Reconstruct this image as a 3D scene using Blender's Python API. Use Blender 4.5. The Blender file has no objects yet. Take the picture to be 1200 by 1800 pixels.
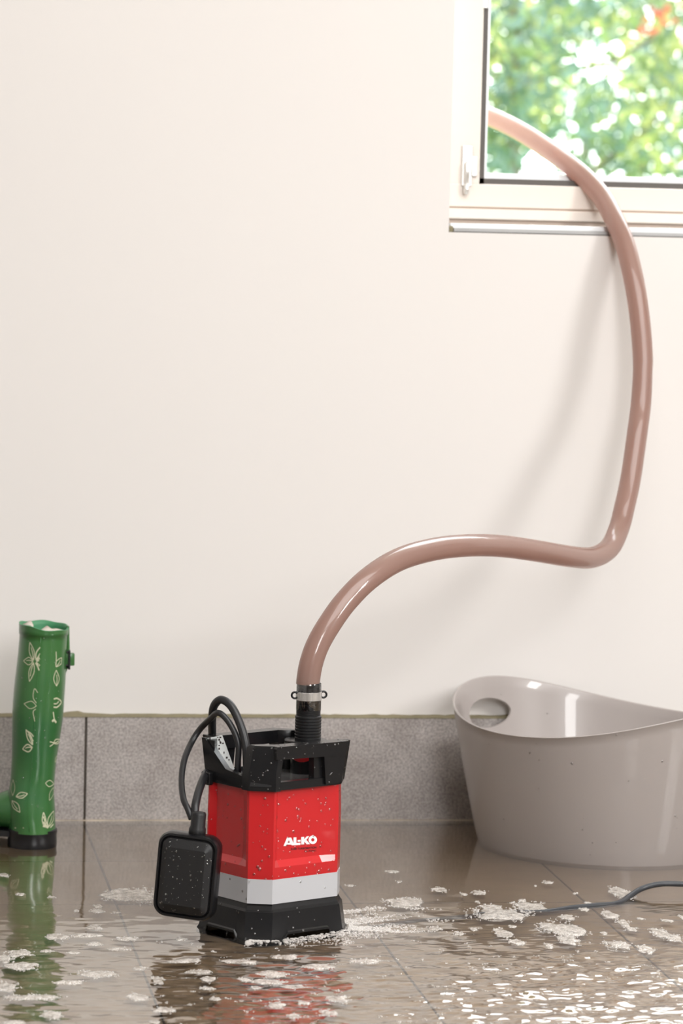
import bpy, bmesh, math, random
import numpy as np
from mathutils import Vector, Matrix, noise
random.seed(7)
C = bpy.context.scene.collection
PI = math.pi
S = bpy.context.scene

# ------------------------------------------------------------------ camera
F_PX, YAW, PITCH, ROLL = 6002.5, .144303, .0759743, .0232132
CAM = Vector((-.340382, -4.826896, .821565))
fw = Vector((math.sin(YAW)*math.cos(PITCH), math.cos(YAW)*math.cos(PITCH), -math.sin(PITCH)))
rt = Vector((math.cos(YAW), -math.sin(YAW), 0)); up = rt.cross(fw)
r2 = math.cos(ROLL)*rt + math.sin(ROLL)*up
u2 = -math.sin(ROLL)*rt + math.cos(ROLL)*up
cd = bpy.data.cameras.new('camera'); cam = bpy.data.objects.new('camera', cd); C.objects.link(cam)
M3 = Matrix((r2, u2, -fw)).transposed()
cam.matrix_world = Matrix.Translation(CAM) @ M3.to_4x4()
cd.sensor_fit = 'VERTICAL'; cd.sensor_height = 36; cd.lens = F_PX/1800*36
cd.clip_start = .1; cd.clip_end = 200
cd.dof.use_dof = True; cd.dof.focus_distance = 4.15; cd.dof.aperture_fstop = 7.6; cd.dof.aperture_blades = 0
S.camera = cam

# ------------------------------------------------------------------ world, lights, exposure
W = bpy.data.worlds.new('sky'); S.world = W; W.use_nodes = True
W.node_tree.nodes['Background'].inputs[0].default_value = (.93, .97, 1, 1)
W.node_tree.nodes['Background'].inputs[1].default_value = 8.0
def area(name, loc, target, sx, sy, power, col=(1, 1, 1)):
    l = bpy.data.lights.new(name, 'AREA'); l.shape = 'RECTANGLE'; l.size = sx; l.size_y = sy
    l.energy = power; l.color = col
    o = bpy.data.objects.new(name, l); C.objects.link(o); o.location = loc
    o.rotation_euler = (Vector(target)-Vector(loc)).to_track_quat('-Z', 'Y').to_euler()
    return o
area('key_light', (2.75, -2.75, 1.75), (.5, -.3, .45), .62, .8, 46, (1, .985, .96))
area('front_light', (.7, -5.6, 2.0), (.4, 0, .5), .9, 1.6, 88, (1, .992, .985))
area('ceiling_fill', (1.3, -2.7, 2.72), (1.3, -2.7, 0), 2.8, 2.6, 98, (1, .99, .975))  # added soft fill under the ceiling, not a known lamp of the room
S.view_settings.view_transform = 'Standard'; S.view_settings.look = 'None'
S.view_settings.exposure = 0; S.view_settings.gamma = 1
S.view_settings.use_curve_mapping = False
try:
    S.cycles.use_denoising = True; S.cycles.max_bounces = 8; S.cycles.transparent_max_bounces = 16
    S.cycles.caustics_reflective = False; S.cycles.caustics_refractive = False
    S.cycles.sample_clamp_indirect = 6
except Exception: pass

# ------------------------------------------------------------------ helpers
def ray(px, py): return fw + (px-600)/F_PX*r2 - (py-900)/F_PX*u2
def at(px, py, Y):
    d = ray(px, py); return CAM + d*((Y-CAM.y)/d.y)
def empty(name, loc=(0, 0, 0), rz=0):
    o = bpy.data.objects.new(name, None); C.objects.link(o); o.location = loc; o.rotation_euler = (0, 0, rz)
    o.empty_display_size = .05; return o
def tag(o, label=None, cat=None, group=None, kind=None):
    for k, v in (('label', label), ('category', cat), ('group', group), ('kind', kind)):
        if v: o[k] = v
    return o
def link(name, me, mat=None, parent=None, smooth=False):
    if mat is not None:
        for m in (mat if isinstance(mat, (list, tuple)) else [mat]): me.materials.append(m)
    if smooth:
        me.polygons.foreach_set('use_smooth', [True]*len(me.polygons))
    o = bpy.data.objects.new(name, me); C.objects.link(o)
    if parent: o.parent = parent
    return o
def obj(name, bm, mat=None, parent=None, smooth=False, auto=None):
    bmesh.ops.recalc_face_normals(bm, faces=bm.faces)
    me = bpy.data.meshes.new(name); bm.to_mesh(me); bm.free()
    o = link(name, me, mat, parent, smooth or auto is not None)
    if auto is not None:
        me.set_sharp_from_angle(angle=math.radians(auto))
    return o
def pydata(name, v, f, mat=None, parent=None, smooth=False):
    me = bpy.data.meshes.new(name); me.from_pydata(v, [], f); me.update()
    return link(name, me, mat, parent, smooth)
def add_box(bm, x0, x1, y0, y1, z0, z1, bev=0, seg=2):
    vs = [bm.verts.new((x, y, z)) for z in (z0, z1) for x, y in ((x0, y0), (x1, y0), (x1, y1), (x0, y1))]
    fs = [bm.faces.new([vs[i] for i in q]) for q in ((3, 2, 1, 0), (4, 5, 6, 7), (0, 1, 5, 4), (1, 2, 6, 5), (2, 3, 7, 6), (3, 0, 4, 7))]
    if bev: bevel(bm, {e for f in fs for e in f.edges}, bev, seg)
def bevel(bm, edges, w, seg=2):
    bmesh.ops.bevel(bm, geom=list(edges), offset=w, segments=seg, profile=.5, affect='EDGES', clamp_overlap=True)
def add_loft(bm, loops, cap=True, bev=0, seg=2, closed=True):
    rows = [[bm.verts.new(p) for p in lp] for lp in loops]; n = len(rows[0]); fs = []
    for a, b in zip(rows, rows[1:]):
        for i in range(n if closed else n-1):
            fs.append(bm.faces.new((a[i], a[(i+1) % n], b[(i+1) % n], b[i])))
    if cap: fs.append(bm.faces.new(rows[0][::-1])); fs.append(bm.faces.new(rows[-1]))
    if bev:
        es = {e for f in fs for e in f.edges if len(e.link_faces) == 2 and e.calc_face_angle(0) > .3}
        bevel(bm, es, bev, seg)
def add_prism(bm, poly, axis, a, b, bev=0, seg=2):
    """poly: 2-D points; axis 'x','y','z' = extrusion direction from a to b"""
    def p(u, v, w): return {'x': (w, u, v), 'y': (u, w, v), 'z': (u, v, w)}[axis]
    add_loft(bm, [[p(u, v, a) for u, v in poly], [p(u, v, b) for u, v in poly]], True, bev, seg)
def add_lathe(bm, prof, c=(0, 0), n=32, cap=True):
    loops = [[(c[0]+r*math.cos(2*PI*i/n), c[1]+r*math.sin(2*PI*i/n), z) for i in range(n)] for r, z in prof]
    add_loft(bm, loops, cap)
def catmull(pts, sub):
    P = [Vector(p) for p in pts]; P = [2*P[0]-P[1]]+P+[2*P[-1]-P[-2]]; out = []
    for i in range(1, len(P)-2):
        for k in range(sub):
            t = k/sub; p0, p1, p2, p3 = P[i-1:i+3]
            out.append(.5*((2*p1)+(p2-p0)*t+(2*p0-5*p1+4*p2-p3)*t*t+(3*p1-p0-3*p2+p3)*t**3))
    out.append(P[-2]); return out
def add_tube(bm, path, r, n=12, cap=True):
    path = [Vector(p) for p in path]
    rr = r if isinstance(r, (list, tuple)) else [r]*len(path)
    t0 = (path[1]-path[0]).normalized(); nrm = t0.orthogonal().normalized(); loops = []
    for i, p in enumerate(path):
        t = (path[min(i+1, len(path)-1)]-path[max(i-1, 0)]).normalized()
        nrm = (nrm-t*nrm.dot(t)).normalized(); b = t.cross(nrm)
        loops.append([p+rr[i]*(math.cos(2*PI*k/n)*nrm+math.sin(2*PI*k/n)*b) for k in range(n)])
    add_loft(bm, loops, cap)
def add_ball(bm, c, r, sc=(1, 1, 1), u=10, v=6):
    m = Matrix.Translation(c) @ Matrix.Diagonal((r*sc[0], r*sc[1], r*sc[2], 1))
    bmesh.ops.create_uvsphere(bm, u_segments=u, v_segments=v, radius=1, matrix=m)

# ------------------------------------------------------------------ materials
class NT:
    def __init__(s, name):
        s.m = bpy.data.materials.new(name); s.m.use_nodes = True; s.t = s.m.node_tree; s.n = s.t.nodes; s.b = s.n['Principled BSDF']; s.out = s.n['Material Output']
    def node(s, ty, **kw):
        nd = s.n.new(ty)
        for k, v in kw.items():
            if k in nd.inputs.keys(): nd.inputs[k].default_value = v
            else: setattr(nd, k, v)
        return nd
    def l(s, a, b): s.t.links.new(a, b)
def plain(name, col, rough=.5, metal=0, coat=0, spec=.5, bump=0, bscale=200, var=0, vscale=8):
    t = NT(name); b = t.b
    b.inputs['Base Color'].default_value = (*col, 1); b.inputs['Roughness'].default_value = rough
    b.inputs['Metallic'].default_value = metal; b.inputs['Coat Weight'].default_value = coat; b.inputs['Coat Roughness'].default_value = .05
    b.inputs['Specular IOR Level'].default_value = spec
    tc = t.node('ShaderNodeTexCoord')
    if var:
        nz = t.node('ShaderNodeTexNoise', Scale=vscale, Detail=5.0); t.l(tc.outputs['Object'], nz.inputs['Vector'])
        mx = t.node('ShaderNodeMix', data_type='RGBA'); t.l(nz.outputs['Fac'], mx.inputs[0])
        mx.inputs[6].default_value = (*[c*(1-var) for c in col], 1); mx.inputs[7].default_value = (*[min(1, c*(1+var)) for c in col], 1)
        t.l(mx.outputs[2], b.inputs['Base Color'])
    if bump:
        nz = t.node('ShaderNodeTexNoise', Scale=bscale, Detail=3.0); t.l(tc.outputs['Object'], nz.inputs['Vector'])
        bp = t.node('ShaderNodeBump', Strength=bump, Distance=.001); t.l(nz.outputs['Fac'], bp.inputs['Height']); t.l(bp.outputs[0], b.inputs['Normal'])
    return t.m
def stone(name, c1, c2, cs, rough, speck=900):
    """speckled fine-grained stone: cloudy base between c1 and c2 with dark/light grains"""
    t = NT(name); b = t.b; tc = t.node('ShaderNodeTexCoord'); geo = t.node('ShaderNodeNewGeometry')
    n1 = t.node('ShaderNodeTexNoise', Scale=14.0, Detail=6.0, Roughness=.65); t.l(geo.outputs['Position'], n1.inputs['Vector'])
    n2 = t.node('ShaderNodeTexNoise', Scale=float(speck), Detail=2.0); t.l(geo.outputs['Position'], n2.inputs['Vector'])
    r1 = t.node('ShaderNodeValToRGB'); t.l(n1.outputs['Fac'], r1.inputs[0])
    r1.color_ramp.elements[0].position = .3; r1.color_ramp.elements[0].color = (*c1, 1)
    r1.color_ramp.elements[1].position = .7; r1.color_ramp.elements[1].color = (*c2, 1)
    r2_ = t.node('ShaderNodeValToRGB'); t.l(n2.outputs['Fac'], r2_.inputs[0])
    e = r2_.color_ramp.elements; e[0].position = .32; e[0].color = (cs, cs, cs, 1); e[1].position = .68; e[1].color = (2-cs, 2-cs, 2-cs, 1)
    mx = t.node('ShaderNodeMix', data_type='RGBA', blend_type='MULTIPLY'); mx.inputs[0].default_value = 1
    t.l(r1.outputs[0], mx.inputs[6]); t.l(r2_.outputs[0], mx.inputs[7]); t.l(mx.outputs[2], b.inputs['Base Color'])
    b.inputs['Roughness'].default_value = rough
    bp = t.node('ShaderNodeBump', Strength=.25, Distance=.0006); t.l(n2.outputs['Fac'], bp.inputs['Height']); t.l(bp.outputs[0], b.inputs['Normal'])
    return t.m
M = {}
M['wall'] = plain('wall_paint', (.795, .765, .742), .75, bump=.12, bscale=60, var=.012, vscale=3)
M['ceiling'] = plain('ceiling_paint', (.75, .74, .72), .8)
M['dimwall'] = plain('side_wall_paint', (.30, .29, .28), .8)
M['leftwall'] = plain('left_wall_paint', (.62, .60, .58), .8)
M['floor_tile'] = stone('wet_brown_stone', (.455, .335, .22), (.60, .445, .30), .90, .35, 500)
M['base_tile'] = stone('grey_granite', (.32, .285, .27), (.47, .435, .42), .72, .45, 330)
M['grout'] = plain('dark_grout', (.09, .075, .06), .8, var=.3, vscale=40)
M['caulk'] = plain('wet_caulk', (.62, .53, .42), .25, var=.25, vscale=25, bump=.4, bscale=60)
M['moss'] = plain('olive_mortar', (.24, .21, .13), .85, var=.3, vscale=50)
M['wood'] = plain('cream_painted_wood', (.83, .75, .68), .4, var=.025, vscale=12)
M['wood_shade'] = plain('cream_wood_groove_shade', (.62, .5, .42), .5)  # darker copy of the cream wood, groove shade put into the colour
M['rubber'] = plain('dark_gasket', (.085, .075, .068), .5)
M['alu'] = plain('pale_aluminium', (.82, .83, .84), .35, metal=.3)
M['alu_dark'] = plain('grey_aluminium', (.38, .38, .38), .5, metal=.2, var=.15, vscale=30)
M['chrome'] = plain('hinge_metal', (.8, .8, .78), .3, metal=.8)
M['steel'] = plain('clamp_steel', (.78, .77, .75), .25, metal=.75)
M['red'] = plain('red_plastic', (.56, .012, .016), .3, coat=.35, spec=.5)
M['black'] = plain('black_plastic', (.009, .009, .010), .26, spec=.38, bump=.06, bscale=300)
M['black_matte'] = plain('black_moulded_plastic', (.013, .013, .014), .42, spec=.4, bump=.25, bscale=700)
M['deck'] = plain('wet_grey_deck', (.10, .10, .10), .2, spec=.6)
M['silver'] = plain('silver_band_plastic', (.56, .57, .60), .35, metal=.15, coat=.3)
M['label'] = plain('silver_label', (.62, .64, .63), .35, var=.08, vscale=60)
M['cable'] = plain('black_rubber_cable', (.016, .016, .018), .38)
M['cord'] = plain('slate_rubber_cord', (.035, .038, .045), .35)
M['white'] = plain('white_print', (.9, .9, .9), .4)
M['ink'] = plain('black_print', (.02, .01, .01), .5)
M['tub'] = plain('taupe_plastic', (.41, .37, .355), .34, coat=.45)
M['sole'] = plain('black_rubber_sole', (.012, .012, .014), .3)
M['cream'] = plain('cream_print', (.60, .60, .42), .45)
M['lining'] = plain('boot_lining', (.62, .56, .50), .8)
M['lining_green'] = plain('boot_inside_green', (.06, .26, .12), .5)
def boot_mat():
    t = NT('green_boot_rubber'); b = t.b; tc = t.node('ShaderNodeTexCoord')
    n = t.node('ShaderNodeTexNoise', Scale=9.0, Detail=4.0); t.l(tc.outputs['Object'], n.inputs['Vector'])
    r = t.node('ShaderNodeValToRGB'); t.l(n.outputs['Fac'], r.inputs[0])
    r.color_ramp.elements[0].position = .35; r.color_ramp.elements[0].color = (.028, .130, .038, 1)
    r.color_ramp.elements[1].position = .7; r.color_ramp.elements[1].color = (.055, .175, .042, 1)
    t.l(r.outputs[0], b.inputs['Base Color']); b.inputs['Roughness'].default_value = .32
    b.inputs['Coat Weight'].default_value = .35; b.inputs['Coat Roughness'].default_value = .12
    return t.m
M['boot'] = boot_mat()
def hose_mat():
    t = NT('pink_brown_pvc'); b = t.b
    b.inputs['Base Color'].default_value = (.37, .245, .21, 1); b.inputs['Roughness'].default_value = .3
    b.inputs['Coat Weight'].default_value = 1; b.inputs['Coat Roughness'].default_value = .04; b.inputs['Coat IOR'].default_value = 1.55
    tr = t.node('ShaderNodeBsdfTranslucent', Color=(.74, .50, .43, 1))
    m1 = t.node('ShaderNodeMixShader', Fac=.42); t.l(b.outputs[0], m1.inputs[1]); t.l(tr.outputs[0], m1.inputs[2])
    # the clear outer wall of the hose shows at grazing angles
    lw = t.node('ShaderNodeLayerWeight', Blend=.25); rmp = t.node('ShaderNodeMapRange'); t.l(lw.outputs['Facing'], rmp.inputs[0])
    rmp.inputs[1].default_value = .45; rmp.inputs[2].default_value = .95; rmp.inputs[3].default_value = 0; rmp.inputs[4].default_value = .7
    tp = t.node('ShaderNodeBsdfTransparent', Color=(1, .93, .9, 1)); m2 = t.node('ShaderNodeMixShader')
    t.l(rmp.outputs[0], m2.inputs[0]); t.l(m1.outputs[0], m2.inputs[1]); t.l(tp.outputs[0], m2.inputs[2]); t.l(m2.outputs[0], t.out.inputs[0])
    return t.m
M['hose'] = hose_mat()
def water_mat():
    t = NT('clear_water'); t.n.remove(t.b)
    fr = t.node('ShaderNodeFresnel', IOR=1.55); g = t.node('ShaderNodeBsdfGlossy', Roughness=.05, Color=(1, 1, 1, 1))
    tp = t.node('ShaderNodeBsdfTransparent', Color=(.97, .95, .92, 1)); m = t.node('ShaderNodeMixShader')
    ml = t.node('ShaderNodeMath', operation='MULTIPLY', use_clamp=True); ml.inputs[1].default_value = 1.5; t.l(fr.outputs[0], ml.inputs[0]); t.l(ml.outputs[0], m.inputs[0]); t.l(tp.outputs[0], m.inputs[1]); t.l(g.outputs[0], m.inputs[2]); t.l(m.outputs[0], t.out.inputs[0])
    return t.m
M['water'] = water_mat()
def foam_mat():
    t = NT('soap_foam'); b = t.b; b.inputs['Base Color'].default_value = (.86, .83, .80, 1); b.inputs['Roughness'].default_value = .12
    tp = t.node('ShaderNodeBsdfTransparent', Color=(.97, .97, .97, 1)); lw = t.node('ShaderNodeLayerWeight', Blend=.5)
    r = t.node('ShaderNodeMapRange'); t.l(lw.outputs['Facing'], r.inputs[0]); r.inputs[3].default_value = .16; r.inputs[4].default_value = .8
    m = t.node('ShaderNodeMixShader'); t.l(r.outputs[0], m.inputs[0]); t.l(tp.outputs[0], m.inputs[1]); t.l(b.outputs[0], m.inputs[2]); t.l(m.outputs[0], t.out.inputs[0])
    return t.m
M['foam'] = foam_mat()
def raft_mat():
    t = NT('dense_foam'); b = t.b; b.inputs['Roughness'].default_value = .3; geo = t.node('ShaderNodeNewGeometry')
    v = t.node('ShaderNodeTexVoronoi', Scale=420.0); t.l(geo.outputs['Position'], v.inputs['Vector'])
    r = t.node('ShaderNodeValToRGB'); t.l(v.outputs['Distance'], r.inputs[0]); e = r.color_ramp.elements
    e[0].position = .15; e[0].color = (.40, .35, .30, 1); e[1].position = .6; e[1].color = (.74, .70, .66, 1); t.l(r.outputs[0], b.inputs['Base Color'])
    bp = t.node('ShaderNodeBump', Strength=.7, Distance=.0012); t.l(v.outputs['Distance'], bp.inputs['Height']); t.l(bp.outputs[0], b.inputs['Normal'])
    nz = t.node('ShaderNodeTexNoise', Scale=110.0, Detail=5.0); t.l(geo.outputs['Position'], nz.inputs['Vector'])
    mr = t.node('ShaderNodeMapRange'); t.l(nz.outputs['Fac'], mr.inputs[0]); mr.inputs[1].default_value = .32; mr.inputs[2].default_value = .66; mr.inputs[3].default_value = .45; mr.inputs[4].default_value = 1.0
    tp = t.node('ShaderNodeBsdfTransparent', Color=(.95, .94, .92, 1)); ms = t.node('ShaderNodeMixShader'); t.l(mr.outputs[0], ms.inputs[0]); t.l(tp.outputs[0], ms.inputs[1]); t.l(b.outputs[0], ms.inputs[2]); t.l(ms.outputs[0], t.out.inputs[0])
    return t.m
M['raft'] = raft_mat()
def drop_mat():
    t = NT('water_drop'); t.n.remove(t.b)
    fr = t.node('ShaderNodeFresnel', IOR=1.5); g = t.node('ShaderNodeBsdfGlossy', Roughness=.04, Color=(1, 1, 1, 1))
    tp = t.node('ShaderNodeBsdfTransparent', Color=(.93, .93, .93, 1)); m = t.node('ShaderNodeMixShader')
    ad = t.node('ShaderNodeMath', operation='ADD'); ad.inputs[1].default_value = .10; t.l(fr.outputs[0], ad.inputs[0])
    t.l(ad.outputs[0], m.inputs[0]); t.l(tp.outputs[0], m.inputs[1]); t.l(g.outputs[0], m.inputs[2]); t.l(m.outputs[0], t.out.inputs[0])
    return t.m
M['drop'] = drop_mat()
def leaf_mat(name, col, tcol):
    t = NT(name); t.b.inputs['Base Color'].default_value = (*col, 1); t.b.inputs['Roughness'].default_value = .35
    tr = t.node('ShaderNodeBsdfTranslucent', Color=(*tcol, 1)); m = t.node('ShaderNodeMixShader', Fac=.45)
    t.l(t.b.outputs[0], m.inputs[1]); t.l(tr.outputs[0], m.inputs[2]); t.l(m.outputs[0], t.out.inputs[0]); return t.m
M['bark'] = plain('bark', (.16, .13, .10), .9, var=.3, vscale=20)
M['grass'] = plain('lawn_green', (.10, .22, .04), .9, var=.3, vscale=5)
M['brick'] = plain('render_outside', (.6, .55, .5), .9)

# ------------------------------------------------------------------ room shell
XL, XR, YB, ZC = -2.6, 3.2, -6.2, 2.8
WX0, WX1, WZ0, WZ1 = .5065, 1.45, .8535, 1.95      # window opening in the rear wall
def struct(name, bm, mat, label=None, parent=None, **k):
    o = obj(name, bm, mat, parent, **k)
    if parent is None: o['kind'] = 'structure'; o['category'] = name.split('_')[0]
    if label: o['label'] = label
    return o
bm = bmesh.new(); T = .32
add_box(bm, XL, WX0, 0, T, -.2, ZC); add_box(bm, WX1, XR, 0, T, -.2, ZC)
add_box(bm, WX0, WX1, 0, T, -.2, WZ0); add_box(bm, WX0, WX1, 0, T, WZ1, ZC)
bmesh.ops.remove_doubles(bm, verts=bm.verts, dist=1e-5)
struct('wall_back', bm, M['wall'], 'off-white plastered cellar wall behind the pump')
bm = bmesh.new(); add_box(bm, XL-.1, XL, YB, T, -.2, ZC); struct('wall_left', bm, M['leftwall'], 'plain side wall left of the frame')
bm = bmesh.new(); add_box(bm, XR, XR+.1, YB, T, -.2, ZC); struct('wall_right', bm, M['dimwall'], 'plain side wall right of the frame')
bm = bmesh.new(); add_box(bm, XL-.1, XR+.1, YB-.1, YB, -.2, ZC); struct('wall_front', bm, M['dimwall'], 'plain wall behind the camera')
bm = bmesh.new(); add_box(bm, XL-.1, XR+.1, YB-.1, T, ZC, ZC+.1); struct('ceiling', bm, M['ceiling'], 'plain pale ceiling above the frame')
bm = bmesh.new(); add_box(bm, XL, XR, YB, 0, -.1, -.0009)
floor = struct('floor', bm, M['grout'], 'flooded floor of brown stone tiles with dark joints')
# tiles: 0.30 wide, 0.60 deep, joints 2.5 mm
TW, TD, J = .30, .60, .0015
def tile(x0, x1, y0, y1):
    bm = bmesh.new(); dz = random.uniform(-.0003, .0003)
    add_box(bm, x0+J, x1-J, y0+.0026, y1-.0026, -.0044, dz, .0004, 1)
    return obj('tile', bm, M['floor_tile'], floor)
for i in range(-4, 6):
    for j in range(0, 4):
        x0, x1, y1, y0 = i*TW, (i+1)*TW, -j*TD, -(j+1)*TD
        if j == 0 and i in (-3, -2, -1, 0):
            tile(x0, x1, y0, y1-TD/2); tile(x0, x1, y1-TD/2, y1)
        else: tile(x0, x1, y0, y1)
bm = bmesh.new()      # the rest of the floor, out of view, in one piece
for x0, x1, y0, y1 in ((XL, -1.2, -2.4, 0), (1.8, XR, -2.4, 0), (XL, XR, YB, -2.4)):
    add_box(bm, x0, x1, y0, y1, -.0044, 0)
o = obj('paving', bm, M['floor_tile'], floor); o['kind'] = 'stuff'
# tiled skirting, 0.60 long pieces, joints line up with the floor joints
HB = .1562
bm = bmesh.new(); add_box(bm, XL, XR, -.006, 0, -.004, HB-.002)
bb = struct('baseboard_back', bm, M['grout'], 'skirting of grey granite tiles along the back wall')
x = -1.98
while x < 2.3:
    bm = bmesh.new(); add_box(bm, x+.0016, x+.6584, -.0095, -.005, .001, HB-.001, .0008, 1); obj('tile', bm, M['base_tile'], bb); x += .66
bm = bmesh.new()      # mortar line on top of the skirting, ragged
n = 500; lo = []
for i in range(n+1):
    xx = -1.8+i*4.2/n; h = .0022+.0012*noise.noise(Vector((xx*40, 0, 0)))+.001*noise.noise(Vector((xx*130, 3, 0)))+(.0045*math.exp(-((xx+.015)/.012)**2))
    lo.append([(xx, -.0105, HB-.0018), (xx, -.009, HB-.0018+max(.001, h)), (xx, .001, HB+max(.0015, h)), (xx, .001, HB-.003)])
add_loft(bm, lo, True); struct('trim_1', bm, M['moss'], 'ragged olive mortar line on top of the skirting')
bm = bmesh.new(); lo = []
for i in range(n+1):
    xx = -1.8+i*4.2/n; h = .0075+.0010*noise.noise(Vector((xx*30, 5, 0))); d = .016+.002*noise.noise(Vector((xx*50, 9, 0)))
    lo.append([(xx, -.008, h), (xx, -.008-d*.5, h*.82), (xx, -.008-d, .001), (xx, -.008, -.001)])
add_loft(bm, lo, True); struct('trim_2', bm, M['caulk'], 'wet sealant bead where skirting meets floor', smooth=True)

# ------------------------------------------------------------------ window
FY = .062                                                   # front of the fixed frame, recessed into the wall
win = empty('window_1', (WX0, FY, WZ0)); tag(win, 'cream wooden basement window, sash open, seen top right', 'window', kind='structure')
def wbox(name, mat, x0, x1, y0, y1, z0, z1, bev=0):
    bm = bmesh.new(); add_box(bm, x0-WX0, x1-WX0, y0-FY, y1-FY, z0-WZ0, z1-WZ0, bev); return obj(name, bm, mat, win)
def zY(py, px=850, Y=FY): return at(px, py, Y).z
def xY(px, py=200, Y=FY): return at(px, py, Y).x
zb = zY(393); z2 = zY(387); z3 = zY(366); z4 = zY(334); z5 = zY(323.5); z6 = zY(313.5, Y=FY+.012); z7 = zY(304, Y=FY+.03)
xi = xY(845.5); xg = xY(853.5, Y=FY+.012); xo = xY(857, Y=FY+.03)
e = .0012
wbox('frame_rail', M['wood'], WX0+.001, WX1-.001, FY, FY+.06, z3+e, z5, .0015)
wbox('frame_rail', M['wood'], WX0+.001, WX1-.001, FY-.006, FY+.06, z2+e, z3-e, .0015)
wbox('frame_groove', M['wood_shade'], WX0+.001, WX1-.001, FY+.004, FY+.05, zb, z3+2*e)
wbox('frame_stile', M['wood'], WX0+.001, xi, FY+.0005, FY+.06, z5-.001, WZ1-.001, .0015)
wbox('frame_stile', M['wood'], WX1-.05, WX1-.001, FY+.0005, FY+.06, z5-.001, WZ1-.001, .0015)
wbox('frame_rail', M['wood'], xi, WX1-.05, FY+.0005, FY+.06, WZ1-.05, WZ1-.001, .0015)
wbox('gasket', M['rubber'], xi-.001, WX1-.05, FY+.012, FY+.03, z5-.002, z6)
wbox('gasket', M['rubber'], xi-.001, xg, FY+.012, FY+.03, z5-.002, WZ1-.05)
wbox('glazing_bead', M['alu'], xg-.001, WX1-.05, FY+.028, FY+.06, z6-.002, z7, .001)
wbox('glazing_bead', M['alu'], xg-.001, xo, FY+.028, FY+.06, z7-.002, WZ1-.05, .001)
wbox('sill_strip', M['alu'], WX0+.004, WX1-.001, .012, FY+.02, zY(402.5, Y=.012), zY(393.5, Y=.012), .001)
wbox('sill_drip', M['alu_dark'], WX0+.008, WX1-.001, .004, .03, zY(408, Y=.004), zY(402, Y=.004), .0006)
wbox('sill_gap_shade', M['rubber'], WX0+.0005, WX1-.001, .006, .05, WZ0-.0008, zY(407, Y=.006))  # solid dark strip drawn in place of the shade under the sill
wbox('plaster_crumb', M['moss'], WX0+.0005, WX0+.007, .002, .02, WZ0, WZ0+.009, .002)
# hinge on the left stile
hx, hz0, hz1 = xY(820, 300), zY(342, 820), zY(256, 820)
bm = bmesh.new(); add_box(bm, hx-.0075-WX0, hx+.0075-WX0, -.003, .001, hz0+.012-WZ0, hz1-WZ0, .001); hp = obj('hinge', bm, M['chrome'], win)
bm = bmesh.new(); c = (hx-.001-WX0, -.007)
add_lathe(bm, [(.002, hz0-WZ0), (.0042, hz0+.001-WZ0), (.0042, hz0+.014-WZ0), (.003, hz0+.0145-WZ0), (.003, hz0+.017-WZ0), (.0038, hz0+.0175-WZ0), (.0038, hz0+.045-WZ0), (.002, hz0+.047-WZ0)], c, 16)
obj('hinge_pin', bm, M['chrome'], hp, smooth=True)
bm = bmesh.new(); add_box(bm, hx+.006-WX0, hx+.015-WX0, -.004, .001, hz0+.026-WZ0, hz0+.055-WZ0, .0015); obj('hinge_leaf', bm, M['chrome'], hp)
wbox('striker_plate', M['alu'], xi-.001, xi+.0065, FY+.004, FY+.014, zY(14), zY(-60), .001)

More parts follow.
